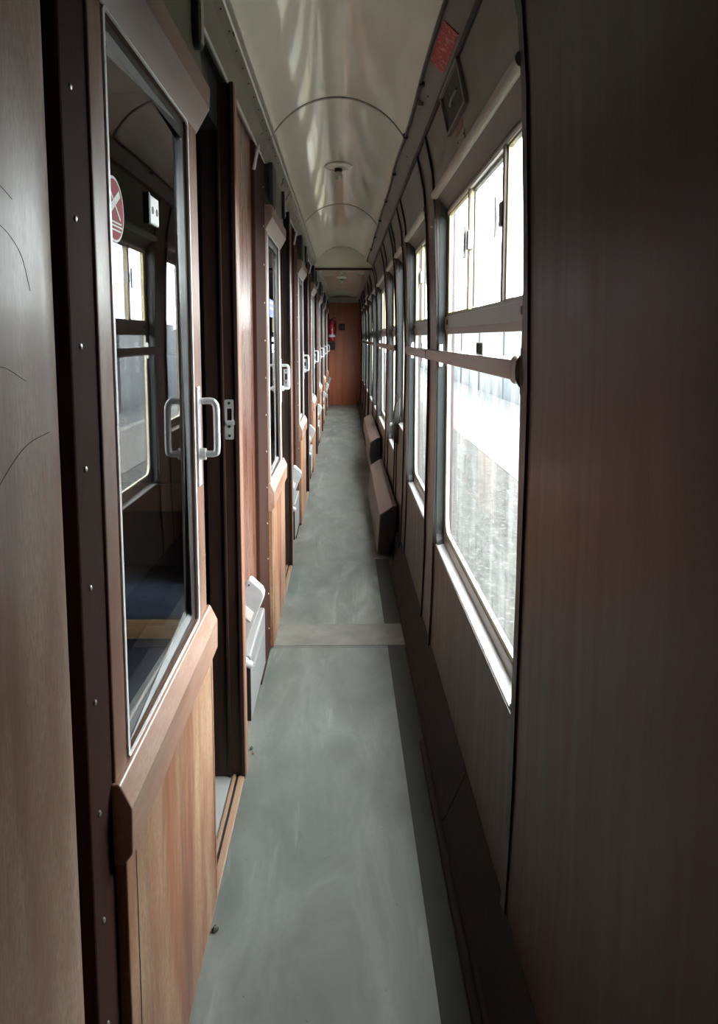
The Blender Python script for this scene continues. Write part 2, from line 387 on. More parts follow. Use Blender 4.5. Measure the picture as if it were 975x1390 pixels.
# near worn panel, scratches
wall_panel(Y0, .838, -.300, M['veneer_near'], .1)
sc_me = None
for k in range(NB + 1):
    d = P * k
    # dark groove backing and pillar strip with screws
    a, b = (.64 + d, .985 + d)
    if k == 0: a = .88
    b -= .012
    MB().box(-.43, -.40, a - .10, a + .3, 0, 2.07).build('groove_back', M['black'], wl)
    if k < NB:
        p = MB().box(-.36, -.3225, a, b, 0, 2.07).build('pillar', M['strip'], wl, bevel=.004)
        for j in range(13):
            z = .12 + .1525 * j
            if sc_me is None:
                so = MB().tube([(-.3226, .912, z), (-.3208, .912, z), (-.3198, .912, z)], [.0042, .0036, .0016], 10).build('screw', M['screw'], p, smooth=True); sc_me = so.data; z00 = z
            elif k < 4:
                so = bpy.data.objects.new('screw', sc_me); COL.objects.link(so); so.parent = p; so.location = (0, d, z - z00)
    if k < NB:
        # jamb with mouldings and latch, then veneer panel
        j = MB().box(-.405, -.310, 2.15 + d, 2.20 + d, .0, 2.06).build('jamb', M['jamb'], wl, bevel=.003)
        MB().box(-.357, -.349, 2.142 + d, 2.15 + d, .0, 2.06).build('moulding', M['jamb'], j, bevel=.002)
        MB().box(-.318, -.3065, 2.143 + d, 2.152 + d, .0, 2.06).build('moulding', M['jamb'], j, bevel=.002)
        MB().prism([(-.312, 2.15 + d), (-.3045, 2.158 + d), (-.3045, 2.2 + d), (-.312, 2.206 + d)], 0, 2.06, 'z').build('edge_moulding', M['stile'], j, bevel=.002)
        lp = MB().ring(rrect(-.348, -.322, 1.055, 1.172, .004), rrect(-.342, -.328, 1.108, 1.146, .002), 2.145 + d, 2.1505 + d, 'y').build('latch_plate', M['steel'], j)
        if k < 4:
            MB().tube([(-.344, 2.142 + d, 1.105), (-.32, 2.142 + d, 1.105)], .0065, 10).build('latch_tongue', M['steel'], lp)
            for z in (1.162, 1.093, 1.066):
                MB().tube([(-.335, 2.146 + d, z), (-.335, 2.1435 + d, z)], .0042, 10).build('screw', M['bead'], lp)
        wall_panel(2.206 + d, 2.765 + d, -.337, M['veneer'], .004)
        # threshold
        MB().box(-.40, -.345, 1.60 + d, 2.16 + d, 0, .006).build('threshold_strip', M['steel'], wl, bevel=.002)
        MB().box(-.345, -.335, 1.0 + d, 2.16 + d, 0, .012).box(-.328, -.309, 1.0 + d, 2.16 + d, 0, .009).build('threshold', M['thresh'], wl, bevel=.002)
        MB().box(-.335, -.328, 1.0 + d, 2.16 + d, 0, .004).build('door_track', M['black'], wl)
        # black pelmet above the opening
        MB().box(-.42, -.352, .95 + d, 2.2 + d, 1.93, 2.07).build('pelmet', M['black'], wl)
        MB().tube([(-.318, 2.70 + d, 1.945), (-.300, 2.70 + d, 2.03)], .006, 8).build('pelmet_bracket', M['steel'], wl)
MB().box(-.36, -.318, 14.6, YE, 0, 2.07).build('pillar', M['strip'], wl)
# scratches on the near worn panel
for pts in ([(0.6, 1.445), (.655, 1.45), (.70, 1.43), (.72, 1.395)], [(.62, 1.49), (.665, 1.483), (.69, 1.475)], 
            [(.60, 1.315), (.65, 1.325), (.70, 1.31)], [(.60, 1.20), (.66, 1.235), (.70, 1.25), (.75, 1.255)]):
    pp = catmull([(-.29995, y, z) for y, z in pts])
    MB().tube(pp, .00035, 5).build('scratch', M['strip'], wl)

# ------------------------------------------------------------------ sliding doors
def make_door():
    t = thing('door_1', 'nearest sliding wooden compartment door, round red sticker on its glass', 'door', (-.33, 1.3, 0), kind='structure')
    a, b = .97, 1.655
    gx0, gx1 = 1.028, 1.565
    MB().box(-.352, -.3185, a, gx0 - .002, .66, 1.84).build('stile', M['stile'], t, bevel=.003)
    MB().box(-.352, -.3185, gx1 + .006, b, .66, 1.84).build('stile', M['stile'], t, bevel=.003)
    MB().box(-.352, -.3075, a, b, .012, .66).build('lower_panel', M['door_panel'], t, bevel=.003)
    MB().box(-.3077, -.3068, a + .045, a + .047, .02, .6).box(-.3077, -.3068, b - .022, b - .0205, .02, .6).build('panel_joint', M['bead'], t)
    MB().prism([(-.352, .615), (-.309, .615), (-.2965, .632), (-.2955, .700), (-.312, .735), (-.352, .735)], a - .006, b + .008, 'y').build('middle_rail', M['rail'], t, bevel=.003)
    MB().prism([(-.352, 1.79), (-.320, 1.79), (-.290, 1.842), (-.288, 1.885), (-.292, 1.892), (-.352, 1.892)], a - .006, b + .012, 'y').build('top_rail', M['rail_top'], t, bevel=.003)
    MB().prism([(a, 1.892), (b, 1.892), (b - .03, 1.945), (b - .06, 2.055), (a, 2.055)], -.345, -.300, 'x').build('head_board', M['head'], t, bevel=.003)
    for y, r in ((1.02, .075), (1.565, .026)):
        hb = MB().prism([(y - r, 2.055), (y - r, 1.955)] + [(y - r * math.cos(PI * k / 10), 1.955 - r * math.sin(PI * k / 10)) for k in range(1, 10)] + [(y + r, 1.955), (y + r, 2.055)], -.303, -.285, 'x').build('roller_hanger', M['black'], t, bevel=.003)
        if r < .05:
            MB().box(-.286, -.2825, y - .014, y + .014, 1.94, 2.05).build('hanger_plate', M['frame_grey'], hb, bevel=.002)
    out = rrect(gx0, gx1, .735, 1.79, .012, 4); inn = rrect(gx0 + .0085, gx1 - .0075, .7385, 1.7865, .010, 4)
    MB().ring(out, inn, -.3200, -.3165, 'x').build('glazing_bead', M['bright'], t)
    out = rrect(gx0 + .006, gx1 - .006, .741, 1.784, .012, 4); inn = rrect(gx0 + .016, gx1 - .02, .757, 1.77, .03, 5)
    MB().ring(out, inn, -.340, -.3255, 'x').build('rubber_seal', M['bead'], t)
    MB().box(-.336, -.332, gx0 + .002, gx1 - .002, .74, 1.786).build('door_glass', M['glass'], t)
    # handle : plate, lever, boss
    h = MB().box(-.3195, -.3145, 1.587, 1.617, 1.027, 1.246).build('handle_plate', M['handle'], t, bevel=.002)
    for z in (1.037, 1.236): MB().tube([(-.3146, 1.602, z), (-.3138, 1.602, z)], .0035, 8).build('screw', M['screw'], h)
    MB().tube([(-.316, 1.602, 1.098), (-.302, 1.602, 1.098)], .013, 16).build('handle_boss', M['handle'], h, smooth=True)
    path = [(-.305, 1.604, 1.098), (-.285, 1.606, 1.098), (-.279, 1.607, 1.106), (-.2785, 1.608, 1.15), (-.2790, 1.609, 1.195), (-.282, 1.609, 1.207), (-.290, 1.609, 1.2135), (-.312, 1.609, 1.2135)]
    MB().tube(catmull(path, 6), .0074, 12).build('handle_lever', M['handle'], h, smooth=True)
    return t
door = make_door()
ordn = ['nearest', 'second', 'third', 'fourth', 'fifth', 'sixth', 'seventh']
doors = [door]
for k in range(1, NB):
    lab = ('second sliding compartment door from the camera, blue sticker on its narrow-looking glass' if k == 1 else
           '%s sliding compartment door from the camera along the left wall' % (ordn[k] if k < 6 else 'seventh and farthest'))
    r = dup(door, (-.33, 1.3 + P * k, 0), lab); r.name = 'door_%d' % (k + 1); doors.append(r)

# sticker on the first door
st = thing('no_smoking_sticker', 'round red sticker with white cross bars on the nearest door glass', 'sticker', (-.3315, 1.083, 1.53))
def disc(yc, zc, r, x0, x1, n=32): return MB().prism([(yc + r * math.cos(2 * PI * k / n), zc + r * math.sin(2 * PI * k / n)) for k in range(n)], x0, x1, 'x')
M['sticker_red'] = plain('sticker_red', (.36, .03, .04), .75, 0, .05)
M['sticker_white'] = plain('sticker_white', (.62, .58, .58), .45, 0, .05)
yc, zc, R_ = 1.098, 1.535, .047
disc(yc, zc, R_, -.3320, -.3314).build('white_rim', M['sticker_white'], st)
disc(yc, zc, R_ - .004, -.3316, -.3310).build('red_disc', M['sticker_red'], st)
def bar(y0, z0, y1, z1, w, x0, x1):
    dy, dz = y1 - y0, z1 - z0; l = math.hypot(dy, dz); ny, nz = -dz / l * w / 2, dy / l * w / 2
    return MB().prism([(y0 + ny, z0 + nz), (y1 + ny, z1 + nz), (y1 - ny, z1 - nz), (y0 - ny, z0 - nz)], x0, x1, 'x')
bar(yc - .03, zc - .008, yc + .026, zc + .026, .011, -.3312, -.3307).build('white_bar', M['sticker_white'], st)
bar(yc - .026, zc + .03, yc + .026, zc - .012, .004, -.3312, -.3306).build('white_bar', M['sticker_white'], st)
for dz, w in ((-.018, .034), (-.023, .036), (-.029, .03)):
    MB().box(-.3312, -.3307, yc - w, yc + w * .9, zc + dz - .0012, zc + dz + .0012).build('text_line', M['sticker_white'], st)

plate = thing('switch_plate', 'small white plate with two black holes on the nearest door glass', 'plate', (-.33, 1.31, 1.53))
MB().box(-.3320, -.3275, 1.285, 1.345, 1.545, 1.592).build('plate_body', M['white'], plate, bevel=.002)
for y in (1.302, 1.33):
    MB().tube([(-.3278, y, 1.568), (-.3268, y, 1.568)], .0065, 12).build('hole', M['black'], plate)
MB().box(-.3320, -.3268, 1.276, 1.286, 1.543, 1.594).build('plate_edge', M['black'], plate)

bs = thing('blue_sticker', 'small blue and white sticker on the second door glass', 'sticker', (-.3315, 3.4, 1.44))
MB().box(-.3320, -.3312, 3.33, 3.50, 1.445, 1.525).build('blue_sheet', M['blue'], bs)
for z in (1.51, 1.485): MB().box(-.3314, -.3309, 3.345, 3.485, z - .004, z + .004).build('text_line', M['sticker_white'], bs)

# ------------------------------------------------------------------ litter bins
def make_bin():
    t = thing('litter_bin', 'nearest grey litter bin with tilted pale lid, low on the left wall', 'bin', (-.3365, 2.44, .13), 'grey bins along the left wall')
    MB().prism([(-.3365, .135), (-.30, .135), (-.2965, .14), (-.2965, .345), (-.300, .352), (-.3365, .355)], 2.24, 2.66, 'y').build('bin_body', M['grey_bin'], t, bevel=.003)
    MB().box(-.3365, -.2975, 2.236, 2.2405, .137, .32).build('bin_end', M['black'], t, bevel=.001)
    MB().box(-.2967, -.2952, 2.30, 2.62, .275, .278).box(-.2967, -.2952, 2.30, 2.62, .285, .288).box(-.2967, -.2952, 2.30, 2.62, .295, .298).build('rib', M['grey_bin'], t)
    l = MB().prism([(-.3365, .385), (-.325, .370), (-.318, .372), (-.2605, .516), (-.259, .53), (-.2655, .545), (-.300, .578), (-.307, .58), (-.3365, .54)], 2.30, 2.345, 'y').build('bin_lid', M['bin_lid'], t, bevel=.004)
    MB().prism([(-.336, .50), (-.330, .505), (-.293, .470), (-.302, .440), (-.336, .468)], 2.297, 2.301, 'y').build('white_label', M['white'], l)
    MB().tube([(-.306, 2.297, .562), (-.306, 2.300, .562)], .003, 8).build('screw', M['bead'], l)
    MB().tube([(-.334, 2.238, .358), (-.306, 2.238, .326), (-.300, 2.245, .321)], .0135, 12).build('lip_roll', M['bin_lid'], t, smooth=True)
    return t
b0 = make_bin()
for k in range(1, NB):
    dup(b0, (-.3365, 2.44 + P * k, .13), '%s grey litter bin from the camera, low on the left wall' % (ordn[k] if k < 6 else 'seventh and farthest'))

# ------------------------------------------------------------------ compartments behind the left wall
wp = thing('wall_compartment', 'dark wooden compartment partitions behind the left doors', 'wall', kind='structure')
for k in range(-1, NB + 1):
    y = 2.50 + P * k
    if y > 14.9: continue
    MB().box(-2.3, -.36, y, y + .05, 0, 2.2).build('partition', M['partition'], wp)
MB().box(-2.34, -2.3, Y0, YE, 0, 2.2).build('outer_wall', M['partition'], wp)
MB().box(-2.35, -.27, Y0, YE, 2.14, 2.2).build('compartment_ceiling', M['header'], wp)
def make_seat():
    t = thing('bench_seat', 'navy upholstered bench seat with tan wooden rails behind the nearest door glass', 'seat', (-1.3, 2.3, 0), 'bench seats in the compartments')
    MB().box(-2.25, -.46, 2.20, 2.49, .0, .44).build('seat_base', M['seat'], t, bevel=.01)
    MB().box(-2.25, -.455, 2.165, 2.20, .44, .50).build('front_rail', M['seatwood'], t, bevel=.004)
    MB().prism([(2.17, .50), (2.17, .56), (2.21, .60), (2.42, .59), (2.49, .60), (2.49, .48), (2.2, .48)], -2.25, -.46, 'x').build('seat_cushion', M['seat'], t, bevel=.015)
    MB().prism([(2.38, .60), (2.42, .78), (2.49, .78), (2.49, .60)], -2.25, -.46, 'x').build('seat_back', M['seat'], t, bevel=.01)
    MB().box(-2.25, -.45, 2.40, 2.495, .78, .87).build('back_rail', M['seatwood'], t, bevel=.004)
    MB().prism([(2.41, .87), (2.44, 1.3), (2.49, 1.3), (2.49, .87)], -2.25, -.46, 'x').build('head_rest', M['seat'], t, bevel=.01)
    return t
s0 = make_seat()
dup(s0, (-1.3, 2.3 + P, 0), 'navy upholstered bench seat behind the second door glass')

# ------------------------------------------------------------------ right wall and windows
wr = thing('wall_right', 'dark veneered outer wall with window bays on the right of the corridor', 'wall', kind='structure')
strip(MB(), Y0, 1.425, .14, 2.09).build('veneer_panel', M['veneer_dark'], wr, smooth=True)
# openings: (y0, y1, z0, door?)
WIN = [(1.46, 2.76, .565), (3.08, 3.98, .565), (4.26, 4.78, .80), (5.0, 5.72, .565), (6.1, 7.42, .565), (7.8, 8.62, .565), (8.9, 10.0, .565), (10.5, 11.4, .565), (11.9, 12.7, .565), (13.1, 13.95, .565)]  # sixth opening is unseen, added to brighten the ceiling beyond the header
ZT = 1.868
edges = [1.425] + [e for w in WIN for e in w[:2]] + [YE]
for i in range(0, len(edges), 2):
    a, b = edges[i], edges[i + 1]
    if i == 0:
        strip(MB(), 1.425, 1.46, .14, 2.09).build('pillar', M['bead'], wr, smooth=True)
        strip(MB(), 1.405, 1.44, .14, 2.09, -.005, .02).build('cover_strip', M['bead'], wr, smooth=True)
        continue
    strip(MB(), a, b, .14, 2.09).build('pillar', M['pillar'], wr, smooth=True)
    if b - a < .5:
        for y in (a + .012, b - .012):
            strip(MB(), y - .008, y + .008, .14, 2.085, -.008, .02).build('bead', M['bead'], wr, smooth=True)
    else:
        for y in (a + .03, a + .25, b - .25, b - .03):
            strip(MB(), y - .008, y + .008, .14, 2.085, -.008, .02).build('bead', M['bead'], wr, smooth=True)
for n, (a, b, z0) in enumerate(WIN):
    strip(MB(), a, b, .14, z0).build('lower_panel', M['panel_brown'], wr, smooth=True)
    strip(MB(), a, b, ZT, 2.09).build('upper_panel', M['upper'], wr, smooth=True)
# kick board
kb = lambda a, b: MB().prism([(.268, 0), (.270, .024), (.278, .034), (.333, .162), (.338, .168), (.36, .168), (.36, 0)], a, b, 'y')
kb(Y0, 1.9).build('kick_board', M['kick'], wr, bevel=.002); kb(1.905, 4.2).build('kick_board', M['kick'], wr, bevel=.002)
kb(8.62, YE).build('kick_board', M['kick'], wr, bevel=.002)
MB().prism([(.31, 0), (.32, .16), (.37, .16), (.37, 0)], 4.2, 4.45, 'y').build('kick_board', M['kick'], wr)
MB().tube([(.262, Y0, .012), (.262, 2.32, .012)], .012, 10).build('floor_bead', M['kick'], wr, smooth=True)
# outer skin
XS = .403
for i in range(0, len(edges), 2):
    a, b = (Y0 if i == 0 else edges[i]), edges[i + 1]
    MB().box(XS, XS + .01, a, b, -.3, 2.5).build('outer_skin', M['roof'], wr)
for a, b, z0 in WIN:
    MB().box(XS, XS + .01, a, b, -.3, z0).box(XS, XS + .01, a, b, ZT, 2.5).build('outer_skin', M['roof'], wr)
MB().box(.36, XS, Y0, YE, -.06, 0).build('floor_edge', M['roof'], wr)
o = MB().box(-2.4, XS + .01, Y0 - .05, YE + .1, 2.5, 2.54).box(-2.4, -2.36, Y0, YE, 2.1, 2.5).build('roof', M['roof']); tag(o, 'carriage roof above the corridor ceiling', 'roof', kind='structure')

def window(n, a, b, z0, label, detail):
    t = thing('window_%d' % n, label, 'window', (.40, (a + b) / 2, z0), kind='structure')
    xg = .388
    r = .07
    A = rrect(a - .012, b + .012, z0 - .012, ZT + .012, .004, 6)
    B = rrect(a + .004, b - .004, z0 + .002, ZT - .004, .05, 6, .012)
    MB().ring(A, B, .353, XS + .004, 'x').build('window_lining', M['frame_dark'], t)
    zb = z0 + .045
    zt_ = 1.815
    # outer glazing frame with rounded corners
    A = rrect(a - .002, b + .002, z0 - .002, ZT, .004, 6); B = rrect(a + .022, b - .022, zb, zt_, r, 6, .03)
    MB().ring(A, B, .381, .400, 'x').build('glazing_frame', M['frame_grey'], t, bevel=.002)
    B2 = rrect(a + .024, b - .024, zb + .002, zt_ - .002, r, 6, .03); C2 = rrect(a + .036, b - .036, zb + .014, zt_ - .014, r - .01, 6, .02)
    MB().ring(B2, C2, .384, .396, 'x').build('glazing_rubber', M['frame_cream'], t)
    # sill
    MB().prism([(.350, z0 - .004), (.350, z0 + .004), (.384, z0 + .008), (.384, z0 - .004)], a + .03, b - .02, 'y').build('sill', M['sill'], t, bevel=.002)
    # top valance
    MB().prism([(.336, ZT + .022), (.331, ZT + .008), (.336, ZT - .008), (.349, ZT - .015), (.380, ZT - .05), (.384, ZT - .03), (.36, ZT + .022)], a - .02, b + .02, 'y').build('valance', M['soffit'], t, smooth=True)
    MB().tube([(.3385, a - .02, ZT + .004), (.3385, b + .02, ZT + .004)], .0165, 16).build('valance_roll', M['roll'], t, smooth=True)
    if z0 < .7:
        # transom
        tr = MB().box(.374, .404, a + .01, b - .01, 1.383, 1.428).build('transom', M['frame_grey'], t, bevel=.002)
        MB().prism([(.374, 1.383), (.379, 1.365), (.398, 1.365), (.404, 1.383)], a + .02, b - .02, 'y').build('drip_bar', M['frame_grey'], tr)
        for y in (a + .09, b - .09):
            MB().tube([(.375, y, 1.408), (.3705, y, 1.408)], [.011, .008], 12).build('bolt', M['bead'], tr, smooth=True)
        MB().box(.3885, .3915, a + .028, b - .028, zb + .006, 1.37).build('lower_glass', M['window_glass'], t)
        # upper vents
        w = b - a; m1 = a + w * .25; m2 = a + w * .62
        for (u, v, xx, tail) in ((a + .03, m1, .3885, 1), (m1 - .02, m2 + .02, .398, 0), (m2, b - .03, .3885, -1)):
            v_ = MB().ring(rrect(u, v, 1.43, 1.803, .004, 3), rrect(u + .02, v - .02, 1.442, 1.791, .004, 3), xx - .006, xx + .006, 'x').build('vent_frame', M['frame_grey'] if tail != -1 else M['frame_yellow'], t, bevel=.001)
            MB().box(xx - .0015, xx + .0015, u + .006, v - .006, 1.436, 1.797).build('vent_glass', M['vent_glass'], v_)
            if tail == 1:
                MB().box(.376, .3835, v - .022, v, 1.437, 1.80).build('vent_stile', M['stile_grey'], v_, bevel=.001)
                MB().box(.3835, .402, v - .03, v - .022, 1.437, 1.80).build('vent_stile', M['frame_yellow'], v_)
            elif tail == -1:
                MB().box(.378, .383, u, u + .02, 1.437, 1.80).build('vent_stile', M['stile_grey'], v_, bevel=.001)
                MB().box(.393, .398, u, u + .02, 1.437, 1.80).build('vent_stile', M['stile_grey'], v_, bevel=.001)
            if tail and detail:
                y = (v + .006) if tail == 1 else (u - .006)
                MB().box(.372, .390, y - .014, y + .014, 1.615, 1.672).build('vent_catch', M['frame_grey'], v_, bevel=.002)
                MB().box(.366, .374, y - .006 + .03, y + .004 + .03, 1.592, 1.69).build('catch_plate', M['white'], v_, bevel=.001)
        MB().box(.379, .386, a + .02, b - .02, 1.797, 1.806).build('vent_track', M['bright'], t)
        MB().box(.379, .386, a + .02, b - .02, 1.428, 1.436).build('vent_track', M['frame_grey'], t)
    else:
        MB().box(.3885, .3915, a + .028, b - .028, zb + .006, 1.80).build('lower_glass', M['window_glass'], t)
    return t
wl_ = ['nearest large corridor window, beside the dark veneer panel on the right', 'second corridor window from the camera on the right wall',
       'narrow window in the outer door, third opening along the right wall', 'fourth window from the camera along the right wall', 'fifth window from the camera along the right wall, above the heater casing',
       'sixth window from the camera along the right wall, unseen and added for light', 'seventh window from the camera along the right wall', 'eighth window from the camera along the right wall', 'ninth window from the camera along the right wall', 'farthest window on the right wall near the end wall']
for n, (a, b, z0) in enumerate(WIN): window(n + 1, a, b, z0, wl_[n], n < 2)

# outer door strap and lock at the narrow window
dl = thing('door_lock', 'dark bulging door lock below the narrow window on the right wall', 'lock', (.34, 4.75, .7))
MB().prism([(.36, .66), (.325, .68), (.315, .74), (.322, .78), (.318, .84), (.33, .93), (.35, .97), (.36, .97)], 4.70, 4.78, 'y').build('lock_case', M['bead'], dl, bevel=.006)
MB().tube([(.325, 4.74, .80), (.305, 4.74, .80), (.300, 4.68, .80)], .008, 10).build('lock_lever', M['steel'], dl, smooth=True)

# ------------------------------------------------------------------ handrails
def handrail(a, b, label, socket):
    t = thing('handrail', label, 'handrail', (.35, (a + b) / 2, 1.27), 'handrails along the right wall')
    x = .349
    prof = []
    for k in range(16):
        an = 2 * PI * k / 16; cs, sn = math.cos(an), math.sin(an)
        prof.append((x + .0085 * math.copysign(abs(cs) ** .4, cs), 1.284 + .0215 * math.copysign(abs(sn) ** .4, sn)))
    MB().prism(prof, a, b, 'y').build('rail', M['handrail'], t, smooth=True)
    if socket:
        for v in t.children[0].data.vertices:
            if v.co.y < 0: v.co.x += .009
        n = 20; vs = []; fs = []; pr_ = [(.0285, a + .04), (.030, a + .034), (.0285, a + .028), (.026, a + .02), (.0235, a), (.024, a - .018), (.028, a - .030), (.036, a - .035)]
        for r, y in pr_:
            for k in range(n):
                an = 2 * PI * k / n; vs.append((x + .010 + r * .5 * math.cos(an), y, 1.284 + r * math.sin(an)))
        for i in range(len(pr_) - 1):
            for k in range(n): fs.append((i * n + k, i * n + (k + 1) % n, (i + 1) * n + (k + 1) % n, (i + 1) * n + k))
        fs += [tuple(range(n)), tuple(range(len(pr_) * n - n, len(pr_) * n))]
        s_ = MB().add(vs, fs).build('socket', M['handrail'], t, smooth=True)
        f_ = MB().prism([(.3515, 1.236), (.375, 1.236), (.375, 1.332), (.3515, 1.332)], a - .040, a - .033, 'y').build('flange', M['handrail'], t, bevel=.003)
        for z in (1.247, 1.323): MB().tube([(.358, a - .034, z), (.358, a - .031, z)], .005, 10).build('screw', M['bead'], f_)
    ys = [a + .25, b - .22] if not socket else [b - .33]
    for y in ys:
        MB().box(.352, .366, y - .014, y + .014, 1.245, 1.328).build('bracket', M['steel'], t, bevel=.002)
    return t
handrail(1.50, 3.07, 'nearest bronze handrail across the large window, with flared end socket', True)
handrail(3.10, 4.10, 'second bronze handrail from the camera, across the second window', False)
handrail(4.98, 7.6, 'third bronze handrail from the camera, across two windows', False)
handrail(8.7, 11.5, 'fourth handrail from the camera, far along the right wall', False)
handrail(11.7, 14.2, 'farthest handrail on the right wall, near the end wall', False)

# clip on window glass
ck = thing('window_clip', 'small dark ridged clip behind the nearest handrail on the window glass', 'clip', (.386, 2.03, 1.30))
MB().prism([(2.0, 1.298), (2.10, 1.298), (2.09, 1.338), (2.01, 1.338)], .376, .3885, 'x').build('clip_body', M['frame_grey'], ck, bevel=.002)
for k in range(5): MB().box(.374, .377, 2.015 + k * .016, 2.021 + k * .016, 1.305, 1.336).build('rib', M['bead'], ck)
MB().box(.379, .3885, 1.985, 2.115, 1.288, 1.298).build('clip_base', M['white'], ck, bevel=.001)

# ------------------------------------------------------------------ heater casings
def heater(a, b, prof, label):
    t = thing('heater_casing', label, 'heater', (.28, (a + b) / 2, 0), 'heater casings along the right wall')
    prof = [(min(x, .266) if z < .02 else x, z) for x, z in prof]
    MB().prism(prof, a, b, 'y').build('casing', M['heater'], t, bevel=.004)
    q = [(x + (.006 if x < .3 else -.004), z + (.006 if z < .1 else -.008)) for x, z in prof]
    MB().prism(q, a - .003, a + .001, 'y').build('end_plate', M['black'], t)
    return t
heater(4.47, 6.25, [(.205, .012), (.221, .262), (.300, .315), (.325, .322), (.322, .15), (.308, .003), (.26, .003), (.225, .004)], 'nearer boxy brown heater casing standing out low on the right wall')
heater(6.55, 8.6, [(.225, .30), (.235, .42), (.300, .46), (.325, .467), (.322, .15), (.308, .003), (.26, .003), (.25, .2)], 'farther brown heater casing low on the right wall, beyond the nearer one')

# ------------------------------------------------------------------ notices and box high on the right wall
def slope_pt(u, v):   # along slope of upper board : u 0..1 from bead to ceiling
    return (.297 + (.239 - .297) * u, 2.085 + (2.136 - 2.085) * u)
nr = thing('red_notice', 'torn red notice plate on the sloping board beside the ceiling', 'notice', (.265, 2.02, 2.10))
p0 = slope_pt(.2, 0); p1 = slope_pt(.85, 0)
MB().prism([(p0[0] - .0005, p0[1]), (p1[0] - .0005, p1[1]), (p1[0] - .002, p1[1] - .002), (p0[0] - .002, p0[1] - .002)], 1.90, 2.17, 'y').build('notice_sheet', M['red'], nr)
ab = thing('alarm_box', 'recessed black alarm box with grey frame high on the right wall above the large window', 'alarm box', (.31, 2.13, 1.98))
def on_wall(y0, y1, z0, z1, d0, d1):
    return MB().prism([(xr(z0) - d0, z0), (xr(z1) - d0, z1), (xr(z1) - d1, z1), (xr(z0) - d1, z0)], y0, y1, 'y')
on_wall(2.012, 2.33, 1.97, 2.078, -.001, .002).build('box_backing', M['black'], ab)
for a_, b_, c_, d_ in ((2.01, 2.33, 2.074, 2.081), (2.01, 2.33, 1.965, 1.973), (2.004, 2.016, 1.965, 2.081), (2.326, 2.338, 1.965, 2.081)):
    on_wall(a_, b_, c_, d_, 0, .010).build('box_frame', M['upper'], ab, bevel=.001)
MB().tube([(.310, 2.10, 2.03), (.300, 2.13, 2.01), (.303, 2.17, 2.005), (.31, 2.2, 2.02)], .004, 8).build('pull_chain', M['frame_grey'], ab, smooth=True)
o = on_wall(2.11, 2.22, 1.935, 1.955, 0, .0015).build('pink_label', plain('faded_pink', (.3, .17, .155), .6)); tag(o, 'faded pink label below the alarm box', 'label')
o = thing('white_label', 'small white label plate above the large window valance', 'label', (.33, 2.12, 1.89))
on_wall(2.085, 2.20, 1.893, 1.925, 0, .002).build('label_sheet', M['frame_grey'], o)
for y in (2.092, 2.193): MB().tube([(xr(1.91) - .001, y, 1.91), (xr(1.91) - .0035, y, 1.91)], .003, 8).build('screw', M['bead'], o)
o = thing('small_clip', 'small pale clip on the sloping board beyond the red notice', 'clip', (.25, 2.5, 2.12))
MB().box(.243, .262, 2.50, 2.53, 2.105, 2.124).build('clip_body', M['cornice'], o, bevel=.002)
pf = thing('notice_frame', 'dark rounded notice frame high on the far right wall', 'frame', (.31, 9.9, 1.85))
MB().ring(rrect(9.5, 10.5, 1.885, 2.07, .04), rrect(9.56, 10.44, 1.905, 2.05, .03), .295, .312, 'x').build('frame_border', M['pillar'], pf)
MB().box(.305, .315, 9.5, 10.5, 1.89, 2.065).build('frame_panel', M['upper'], pf)

# ------------------------------------------------------------------ end wall, extinguisher, back wall
o = MB().box(-.42, .47, YE, YE + .05, 0, 2.5).build('wall_end', M['endwall']); tag(o, 'red-brown wooden wall closing the far end of the corridor', 'wall', kind='structure')
o = MB().box(-2.4, .48, Y0 - .05, Y0, -.05, 2.5).build('wall_back', M['partition']); tag(o, 'dark wooden wall behind the viewpoint', 'wall', kind='structure')
o = MB().box(-2.4, -.42, YE, YE + .05, 0, 2.5).build('wall_back', M['partition']); tag(o, 'partition closing the last compartment beside the end wall', 'wall', kind='structure')
fx = thing('fire_extinguisher', 'red fire extinguisher with white label hanging on the far end wall', 'fire extinguisher', (-.245, 14.9, 1.27))
def lathe_z(cx, cy, prof, n=24):
    vs = []; fs = []
    for r, z in prof:
        for k in range(n): vs.append((cx + r * math.cos(2 * PI * k / n), cy + r * math.sin(2 * PI * k / n), z))
    for i in range(len(prof) - 1):
        for k in range(n): fs.append((i * n + k, i * n + (k + 1) % n, (i + 1) * n + (k + 1) % n, (i + 1) * n + k))
    fs += [tuple(range(n)), tuple(range(len(prof) * n - n, len(prof) * n))]
    return MB().add(vs, fs)
lathe_z(-.245, 14.945, [(.06, 1.29), (.072, 1.30), (.074, 1.33), (.074, 1.60), (.066, 1.645), (.045, 1.68), (.022, 1.695), (.02, 1.71)]).build('cylinder', M['crimson'], fx, smooth=True)
lathe_z(-.245, 14.945, [(.0748, 1.37), (.0748, 1.42)]).build('white_band', M['white'], fx, smooth=True)
MB().box(-.275, -.215, 14.93, 14.965, 1.70, 1.74).tube([(-.245, 14.94, 1.73), (-.20, 14.93, 1.755), (-.165, 14.92, 1.75)], .009, 8).build('valve_handle', M['black'], fx)
MB().tube([(-.225, 14.93, 1.715), (-.175, 14.9, 1.69), (-.163, 14.9, 1.6), (-.166, 14.91, 1.45), (-.17, 14.92, 1.4)], .009, 8).build('hose', M['black'], fx, smooth=True)
o = MB().box(-.31, -.175, 15.005, YE, 1.11, 1.27).build('black_plate', M['black'], bevel=.003); tag(o, 'black plate on the end wall below the fire extinguisher', 'plate')
ns = thing('small_notice', 'small framed dark notice on the end wall right of the extinguisher', 'notice', (-.04, 15.01, 1.51))
